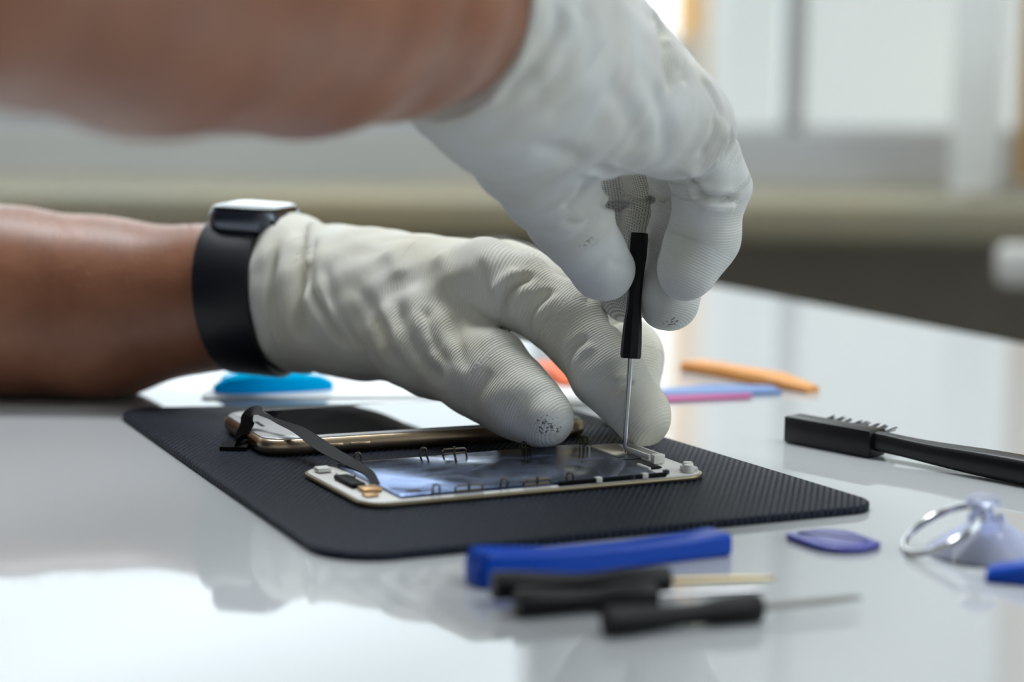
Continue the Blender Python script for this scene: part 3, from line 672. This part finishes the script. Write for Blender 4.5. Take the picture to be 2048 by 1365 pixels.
slab('earpiece', rrect(-.0618, -.0602, -.0055, .0055, .0007, 4), [(.0070, 0), (.00722, 0)], M['darkslot'], ph, False)
lathe('home_button', [(.0055, .0070), (.0055, .0072), (.0050, .0072), (.0048, .0070)], M['bezel'], ph, 24, Matrix.Translation((.0605, 0, 0)))
for x in (-.030, -.041): box('volume_button', x - .004, x + .004, -W2_ - .0004, -W2_ + .0004, .0026, .0042, M['gold'], ph, .0003)

# ------------------------------------------------------------------ open display assembly
M['plate'] = mat('steel_plate', (.19, .25, .42), .16, 1.0)  # blue of the reflected sky is put into the base colour
tcp = nd(M['plate'], 'ShaderNodeTexCoord'); npz = nd(M['plate'], 'ShaderNodeTexNoise'); npz.inputs['Scale'].default_value = 55; npz.inputs['Detail'].default_value = 6; npz.inputs['Distortion'].default_value = 1.2
ln(M['plate'], tcp.outputs['Object'], npz.inputs['Vector'])
mrp = nd(M['plate'], 'ShaderNodeMapRange'); mrp.inputs[1].default_value = .35; mrp.inputs[2].default_value = .75; mrp.inputs[3].default_value = .10; mrp.inputs[4].default_value = .34
ln(M['plate'], npz.outputs[0], mrp.inputs[0]); ln(M['plate'], mrp.outputs[0], bsdf(M['plate']).inputs['Roughness'])
M['clip'] = mat('clip_metal', (.15, .125, .09), .35, 1.0)
M['frame_white'] = mat('display_frame_white', (.74, .73, .69), .35)
M['rim'] = mat('champagne_rim', (.30, .245, .15), .35, .8)
M['tapeblack'] = mat('black_flex', (.005, .005, .007), .55, 0, .12)
M['copper'] = mat('copper_contact', (.55, .33, .16), .35, 1.0)
DX, DY, DT = -.0021, .7958, .4517
ds = empty('phone_display', (DX, DY, MT), DT); tag(ds, 'removed phone display panel lying metal back up on the mat', 'phone display')
def dloc(u, v, z):
    p = at(u, v, MT + z); c, s = math.cos(DT), math.sin(DT); x, y = p[0] - DX, p[1] - DY
    return x * c + y * s, -x * s + y * c
slab('cover_glass', rrect(-.069, .069, -.0335, .0335, .0098, 10), [(0, .0012), (.0005, .0002), (.0013, 0), (.0018, .0003)], M['rim'], ds, True, 50)
slab('white_frame', rrect(-.0678, .0678, -.0323, .0323, .0088, 10), [(.0014, 0), (.0021, 0), (.0024, .0005)], M['frame_white'], ds, True, 50)
pl = slab('metal_plate', rrect(-.0545, .0475, -.0305, .0308, .0012, 3), [(.0024, 0), (.0034, 0), (.0037, .0004)], M['plate'], ds, True, 40)
def wire(bm, pts, r=.0004, closed=False): sweep('', pts, circ(r, 6), None, bm=bm, closed=closed)
def clip_single(x, y, parent, hgt=.0036, wd=.0013):
    bm = bmesh.new(); pts = [(x - wd, y, .0030), (x - wd, y, hgt + .0018), (x - wd * .5, y, hgt + .0030), (x + wd * .5, y, hgt + .0030), (x + wd, y, hgt + .0018), (x + wd, y, .0030)]
    wire(bm, smooth_path(pts, 3)); from_bm('clip', bm, M['clip'], parent, True)
def clip_double(x, y, parent, wd=.0052, hgt=.0054):
    bm = bmesh.new(); wire(bm, [(x - wd, y, .0030), (x - wd, y, hgt - .0005), (x - wd + .0006, y, hgt), (x + wd - .0006, y, hgt), (x + wd, y, hgt - .0005), (x + wd, y, .0030)])
    wire(bm, [(x - wd, y, .0036), (x + wd, y, .0036)]); wire(bm, [(x, y, .0030), (x, y, hgt + .0008)], .0005); from_bm('clip', bm, M['clip'], parent, True)
yn_, yf_ = -.0312, .0316
for u, kind in ((862, 1), (930, 2), (1003, 1), (1072, 2), (1140, 1)):
    x = dloc(u, 985 - (u - 862) * .066, .003)[0]; (clip_single if kind == 1 else clip_double)(x, yn_, ds)
for u, kind in ((678, 1), (814, 1), (878, 2), (1028, 3), (1150, 3)):
    x = dloc(u, 908 - (u - 678) * .052, .003)[0]
    if kind == 1: clip_single(x, yf_, ds)
    elif kind == 2: clip_double(x, yf_, ds, .0048)
    else: clip_double(x, yf_, ds, .0017, .0060)
# black foam strip along the near rim, the bare end with brackets
box('foam_strip', .006, .050, -.0326, -.0312, .0024, .0040, M['tapeblack'], ds, .0002)
for x in (.022, .041): box('foam_tab', x - .0012, x + .0012, -.0330, -.0310, .0024, .0044, M['frame_white'], ds, .0002)
box('button_recess', .0487, .0560, -.012, .020, .0026, .0030, M['darkslot'], ds, .0001)
box('sensor_plate', .0480, .0600, -.002, .0055, .0028, .0036, M['alu'], ds, .0003)
box('connector', .050, .0555, -.0195, -.0135, .0027, .0033, M['tapeblack'], ds, .0002)
box('connector_frame', .0488, .0500, -.021, -.012, .0027, .0037, M['frame_white'], ds, .0002)
slab('cream_gasket', round_poly([(.0478, .024), (.0478, .004), (.0560, .008), (.0600, .024)], .001, 3), [(.0026, 0), (.0040, 0), (.0043, .0004)], mat('cream_plastic', (.62, .56, .45), .4), ds)
bk = empty('bracket', (.0585, .0025, .0026)); bk.parent = ds
box('bracket_base', -.0022, .0022, -.012, .012, 0, .0012, M['frame_white'], bk, .0003); box('bracket_rail', .0010, .0022, -.012, .012, .001, .0036, M['frame_white'], bk, .0003)
box('bracket_rail', -.0022, -.0012, -.010, .012, .001, .0030, M['frame_white'], bk, .0003); box('bracket_end', -.0022, .0026, -.0145, -.0115, 0, .0036, M['frame_white'], bk, .0004)
for i_, (x, y) in enumerate(((.0635, -.0245), (.0612, -.0290))):
    lathe('corner_peg', [(.0021, .0026), (.0021, .0048), (.0017, .0054)], M['frame_white'], ds, 14, Matrix.Translation((x, y, 0)))
box('corner_block', .0605, .0655, -.0290, -.0235, .0024, .0042, M['frame_white'], ds, .0005)
for (x, y) in ((.0520, -.0285), (.036, -.0318)): lathe('screw_boss', [(.0013, .0026), (.0013, .0040), (.0007, .0040), (.0006, .0034)], M['alu'], ds, 12, Matrix.Translation((x, y, 0)))
# left end: camera and earpiece flex
box('earpiece_bracket', -.0640, -.0585, -.009, .009, .0026, .0042, M['tapeblack'], ds, .0004)
box('white_tab', -.0655, -.0600, .0205, .0255, .0026, .0044, M['frame_white'], ds, .0006)
box('white_tab', -.0615, -.0570, .0090, .0140, .0026, .0040, M['frame_white'], ds, .0005)
box('sensor_block', -.0630, -.0560, -.0180, -.0110, .0026, .0040, M['copper'], ds, .0004)
lathe('screw', [(.0010, .0026), (.0010, .0046), (.0006, .0048)], M['alu'], ds, 12, Matrix.Translation((-.0585, .004, 0)))
box('contact', -.0650, -.0600, -.0250, -.0200, .0026, .0034, M['copper'], ds, .0003)
box('plate_slot', -.0500, -.0450, -.0270, -.0235, .0036, .00385, M['darkslot'], ds)
# the black ribbon cable, arching up from the panel and folding down onto the mat
inv = Matrix.Translation((DX, DY, MT)) @ Matrix.Rotation(DT, 4, 'Z'); inv.invert()
def wl(p): return inv @ Vector(p)
rib = smooth_path([at(752, 968, MT + .0038), at(735, 945, MT + .0042), atd(700, 925, .795), atd(650, 897, .809), atd(600, 862, .826), atd(560, 845, .838), atd(528, 831, .846), atd(512, 824, .849), atd(500, 832, .850), atd(492, 850, .850), atd(480, 880, .850), at(468, 896, MT + .0012)], 6)
wid = []
n_ = len(rib)
for i in range(n_):
    t = i / (n_ - 1); wid.append((np.interp(t, [0, .15, .3, .42, .5, .58, .64, .8, 1], [1.5, 2.6, 3.4, 2.0, 0.9, 1.3, 4.0, 4.6, 4.2]), 1.0))
ups_ = []
for i in range(n_):
    t = i / (n_ - 1); ups_.append((0.05 * (1 - t) - .9 * max(0, (t - .62) / .38), -.35 - .2 * t, 1 - .75 * max(0, (t - .6) / .4)))
fx = sweep('flex_cable', [wl(p) for p in rib], [(-.001, -.00008), (.001, -.00008), (.001, .00008), (-.001, .00008)], M['tapeblack'], ds, ups=[inv.to_3x3() @ Vector(u) for u in ups_], scales=wid, smooth=False)
fe = at(470, 893, MT + .0008)
bm = bmesh.new(); bmesh.ops.create_cube(bm, size=1)
for v in bm.verts: v.co = wl(Vector(fe) + Vector(((v.co.x) * .0105, v.co.y * .012, v.co.z * .0016)))
from_bm('connector_head', bm, M['tapeblack'], fx)
thin = smooth_path([at(690, 935, MT + .004), atd(650, 905, .808), atd(600, 872, .825), atd(588, 864, .829)], 5)
sweep('thin_wire', [wl(p) for p in thin], circ(.0002, 6), M['tapeblack'], fx)

# ------------------------------------------------------------------ screwdrivers
M['handle'] = mat('black_handle', (.006, .006, .007), .45, 0, .25)
M['steel'] = mat('bright_steel', (.62, .62, .63), .16, 1.0)
M['brass'] = mat('brassy_steel', (.55, .44, .25), .22, 1.0)
def hexprof(r, n=6): return circ(r, n)
def screwdriver(tip, butt, label, steel, group=None, shaft_l=.036, roll=0.0, fat=1.0):
    tip = Vector(tip); butt = Vector(butt); ax = (butt - tip); L = ax.length
    e = empty('precision_screwdriver', tip); tag(e, label, 'screwdriver', group)
    q = ax.to_track_quat('Z', 'Y'); e.rotation_mode = 'QUATERNION'; e.rotation_quaternion = q
    hl = L - shaft_l
    zs = [(0, .0037), (.0012, .0040), (.006, .0039), (.013, .0035), (.018, .0028), (.024, .0027), (.031, .0031), (.038, .0037), (.044, .0038), (.046, .0036)]
    sc = hl / .046
    bm = bmesh.new(); rings = []
    for z, r in [(z, r * fat) for z, r in zs]: rings.append([bm.verts.new((r * math.cos(2 * math.pi * k / 8 + roll), r * math.sin(2 * math.pi * k / 8 + roll), shaft_l + z * sc)) for k in range(8)])
    for A, B_ in zip(rings, rings[1:]):
        for k in range(8): bm.faces.new((A[k], A[(k + 1) % 8], B_[(k + 1) % 8], B_[k]))
    bm.faces.new(rings[0][::-1]); bm.faces.new(rings[-1])
    from_bm('handle', bm, M['handle'], e, True, 32)
    lathe('shaft', [(.00055, 0), (.0007, .0012), (.0009, .004), (.0011, .012), (.0011, shaft_l + .002)], steel, e, 14)
    return e
tip_w = at(1249, 906, MT + .0037); butt_w = atd(1277, 466, .836)
screwdriver(tip_w, butt_w, 'black precision screwdriver held upright by the gloved hand on the display', M['steel'], None, .0362, .3)
# the three lying in front of the mat
def lying(hu, hv, tu, tv, label, steel, hz=.0040, sl=.034):
    b = at(hu, hv, hz); t = at(tu, tv, .0036); return screwdriver(t, b, label, steel, 'screwdrivers lying before the mat', sl, math.pi / 8, 1.15)
lying(985, 1172, 1552, 1158, 'black screwdriver with a brassy shaft lying against the blue pry bar', M['brass'], .0060)
lying(1032, 1208, 1530, 1182, 'black screwdriver with a bright shaft lying between two other screwdrivers', M['steel'])
lying(1212, 1246, 1722, 1196, 'black screwdriver with a grey steel shaft lying farthest from the mat', mat('dull_steel', (.26, .25, .23), .4, .9))

# ------------------------------------------------------------------ blue pry bar before the mat
M['blue'] = mat('blue_plastic', (.002, .075, .55), .32, 0, .3)
M['violet'] = mat('violet_plastic', (.10, .11, .46), .3, 0, .5)
def bar(name, p0, p1, secs, material, label, cat='pry tool', group=None):
    """secs: (t, half width, height, dish) along the bar"""
    p0 = np.array(p0); p1 = np.array(p1); d = p1 - p0; L = np.linalg.norm(d[:2]); e = empty(name, (p0[0], p0[1], 0), math.atan2(d[1], d[0])); tag(e, label, cat, group)
    bm = bmesh.new(); rings = []
    for t, wdt, hh, dish in secs:
        x = t * L; b = min(.0012, hh * .3)
        pr = [(-wdt, b), (-wdt + b, 0), (wdt - b, 0), (wdt, b), (wdt, hh - b), (wdt - b, hh), (wdt * .5, hh - dish * .7), (0, hh - dish), (-wdt * .5, hh - dish * .7), (-wdt + b, hh), (-wdt, hh - b)]
        rings.append([bm.verts.new((x, y, z)) for y, z in pr])
    for A, B_ in zip(rings, rings[1:]):
        m_ = len(A)
        for k in range(m_): bm.faces.new((A[k], A[(k + 1) % m_], B_[(k + 1) % m_], B_[k]))
    bm.faces.new(rings[0][::-1]); bm.faces.new(rings[-1]); from_bm('bar', bm, material, e, True, 40); return e
pb = bar('pry_bar', at(950, 1172, 0), at(1442, 1106, 0), [(0, .0060, .0085, 0), (.015, .0065, .0108, .0005), (.08, .0062, .0104, .0022), (.3, .0050, .0082, .0022), (.6, .0046, .0072, .0016), (.85, .0052, .0072, .0008), (.97, .0058, .0076, 0), (1, .0058, .0072, 0)], M['blue'], 'blue plastic pry bar lying along the mat edge behind the screwdrivers')
box('chisel_tip', -.0012, .001, -.0045, .0045, .0006, .0060, M['blue'], pb, .0005)
# pick
tri = [at(1562, 1078, .0)[:2], at(1690, 1124, .0)[:2], at(1766, 1098, .0)[:2], at(1676, 1064, .0)[:2]]
pk = empty('opening_pick', (0, 0, 0)); lp = round_poly(tri, [.0035, .012, .0035, .012], 8)
cx_, cy_ = np.mean([p[0] for p in lp]), np.mean([p[1] for p in lp]); pk.location = (cx_, cy_, 0); lp = [(x - cx_, y - cy_) for x, y in lp]
tag(pk, 'violet blue plastic opening pick lying flat beside the mat corner', 'opening pick')
slab('blade', lp, [(.0, .0016), (.0006, .0003), (.0012, 0), (.0019, .0003), (.0022, .0012)], M['violet'], pk, True, 60)
slab('grip_face', offset_loop(lp, -.0042), [(.0018, 0), (.0024, .0002), (.0026, .0008)], mat('pale_violet_plastic', (.24, .25, .55), .3), pk, True, 60)
# suction cup with key ring
M['clear'] = clear_mat('clear_violet_plastic', (.90, .92, 1.0), .06, .93)
sc_ = at(1975, 1108, 0); su = empty('suction_cup', (sc_[0], sc_[1], 0)); tag(su, 'clear plastic suction cup with a metal key ring', 'suction cup')
lathe('cup', [(.0195, .0), (.0200, .0010), (.0185, .0022), (.0150, .0048), (.0105, .0078), (.0070, .0098), (.0052, .0112), (.0050, .0128), (.0047, .0122), (.0060, .0095), (.0100, .0068), (.0150, .0034), (.0190, .0006)], M['clear'], su, 36)
nbp = atd(1948, 1036, sc_[1] + .002) - np.array([sc_[0], sc_[1], 0])
lathe('knob', [(.0046, .0105), (.0048, .0122), (.0036, .0134), (.0034, .0150), (.0052, .0160), (.0056, .0178), (.0040, .0190), (.0010, .0192)], M['clear'], su, 24, Matrix.Translation((-.002, .001, 0)))
kA = Vector(at(1814, 1108, .0008)) - Vector((sc_[0], sc_[1], 0)); kB = Vector((-.0035, .0005, .0145)); cc = (kA + kB) / 2; e1_ = (kB - kA) / 2; e2_ = Vector((-e1_.y, e1_.x, 0)).normalized() * e1_.length * .95
for dz in (0, .0011):
    sweep('key_ring', [cc + Vector((0, 0, dz)) + e1_ * math.cos(a) + e2_ * math.sin(a) for a in [2 * math.pi * k / 48 for k in range(48)]], circ(.00075, 8), M['steel'], su, True)
bar('pry_bar', at(1972, 1160, 0), at(2190, 1176, 0), [(0, .0040, .0028, 0), (.03, .0048, .0040, .0002), (.5, .0050, .0075, .001), (1, .0050, .0080, .001)], M['blue'], 'blue plastic pry bar end beside the clear suction cup')

# ------------------------------------------------------------------ brush
M['brushblack'] = mat('black_brush_plastic', (.006, .006, .008), .32, 0, .35)
M['bristle'] = mat('grey_bristle', (.10, .105, .11), .6)
p0 = at(1566, 886, 0); p1 = at(2048, 978, 0); bd = p1 - p0; ba = math.atan2(bd[1], bd[0])
br = empty('antistatic_brush', (p0[0], p0[1], 0), ba); tag(br, 'black antistatic brush lying on its side on the white table', 'brush')
u1 = at(1750, 916, 0) - p0; hl = float(np.linalg.norm(u1[:2]))
box('head', 0, hl, 0, .0105, .0002, .0112, M['brushblack'], br, .0009)
hp = [(hl - .004, .0052, .0066), (hl + .004, .0052, .0066), (hl + .016, .0055, .0062), (hl + .030, .0058, .0058), (hl + .055, .006, .0056), (hl + .085, .006, .0056), (hl + .110, .006, .0056)]
hw = [(.0030, .0040), (.0030, .0040), (.0036, .0040), (.0044, .0044), (.0052, .0052), (.0054, .0052), (.0040, .0044)]
pro = [(math.copysign(abs(math.cos(a)) ** .6, math.cos(a)), math.copysign(abs(math.sin(a)) ** .6, math.sin(a))) for a in [2 * math.pi * k / 16 for k in range(16)]]
bm = bmesh.new(); path_ = smooth_path(hp, 5); hws = smooth_path([(a, b, 0) for a, b in hw], 5)
sweep('handle', path_, pro, M['brushblack'], br, ups=(0, 0, 1), scales=[(float(q[0]), float(q[1])) for q in hws], sharp=60)
for r_ in range(2):
    for k in range(8):
        x = hl * (.26 + .70 * k / 7); z = .0035 + .0055 * r_
        bm = bmesh.new(); rr = random.Random(k + 10 * r_)
        for j in range(9):
            a = rr.uniform(0, 6.28); q = rr.uniform(0, .0008); b_ = Vector((x + q * math.cos(a), .0100, z + q * math.sin(a)))
            t_ = b_ + Vector((rr.uniform(-.0006, .0006), 0.0085 + rr.uniform(-.0006, .0006), .0012 + rr.uniform(-.0004, .0004)))
            sweep('', [b_, t_], circ(.00022, 4), None, bm=bm)
        from_bm('bristle_tuft', bm, M['bristle'], br)

# ------------------------------------------------------------------ coloured tools and sheets behind the mat
M['cyan'] = cloth_mat('cyan_plastic', (.0, .62, 1.0), .5)
M['orange'] = mat('orange_plastic', (.95, .42, .12), .4, 0, .4)
M['red_orange'] = mat('red_orange_plastic', (.95, .16, .03), .4)
M['midblue'] = mat('soft_blue_plastic', (.16, .30, .62), .4)
M['magenta'] = mat('magenta_plastic', (.55, .08, .30), .4)
M['paper'] = mat('white_sheet', (.80, .81, .82), .35); M['bagclear'] = clear_mat('clear_bag', (.95, .97, 1.0), .12, .75)
cy1 = bar('pry_tool', at(428, 786, 0), at(664, 780, 0), [(0, .004, .003, 0), (.10, .008, .006, 0), (.3, .011, .0085, .001), (.7, .009, .0075, .001), (.92, .0065, .006, 0), (1, .004, .004, 0)], M['cyan'], 'cyan blue plastic pry tool under the rolled glove cuff')
bar('pry_tool', at(450, 765, 0), at(600, 752, 0), [(0, .004, .003, 0), (.2, .006, .006, 0), (.8, .006, .006, 0), (1, .004, .003, 0)], mat('pale_cyan_plastic', (.25, .62, .88), .3), 'pale cyan plastic pry tool behind the brighter cyan one')
def flat(name, px, th, material, label, cat, r=.004):
    pts = [at(u, v, 0)[:2] for u, v in px]; c = np.mean(pts, 0); e = slab(name, round_poly([p - c for p in pts], r, 5), [(.0002, 0), (.0002 + th, 0)], material, None, False)
    e.location = (c[0], c[1], 0); return tag(e, label, cat)
flat('zip_bag', [(400, 800), (930, 796), (960, 764), (640, 742), (440, 752)], .0006, M['paper'], 'white plastic sheet lying on the table behind the gold phone', 'plastic sheet')
flat('plastic_strip', [(1330, 806), (1500, 799), (1505, 793), (1330, 797)], .0012, M['magenta'], 'thin magenta plastic strip lying before the blue one', 'plastic strip', .001)
flat('plastic_strip', [(1318, 797), (1566, 790), (1540, 778), (1420, 776), (1318, 786)], .0016, M['midblue'], 'soft blue plastic strip between the orange tool and the magenta strip', 'plastic strip', .002)
bar('pry_tool', at(1372, 738, 0), at(1626, 786, 0), [(0, .004, .003, 0), (.05, .008, .005, 0), (.35, .006, .0055, .001), (.7, .0085, .0055, .0005), (1, .004, .003, 0)], M['orange'], 'pale orange plastic pry tool lying on the white table')
bar('pry_tool', at(1078, 738, 0), at(1140, 775, 0), [(0, .004, .004, 0), (.2, .006, .006, 0), (.8, .006, .006, 0), (1, .004, .003, 0)], M['red_orange'], 'red orange plastic tool seen between thumb and forefinger')
flat('zip_bag', [(1090, 812), (1320, 806), (1320, 770), (1110, 760)], .0006, M['paper'], 'white plastic sheet under the gloved fingers beyond the mat', 'plastic sheet')
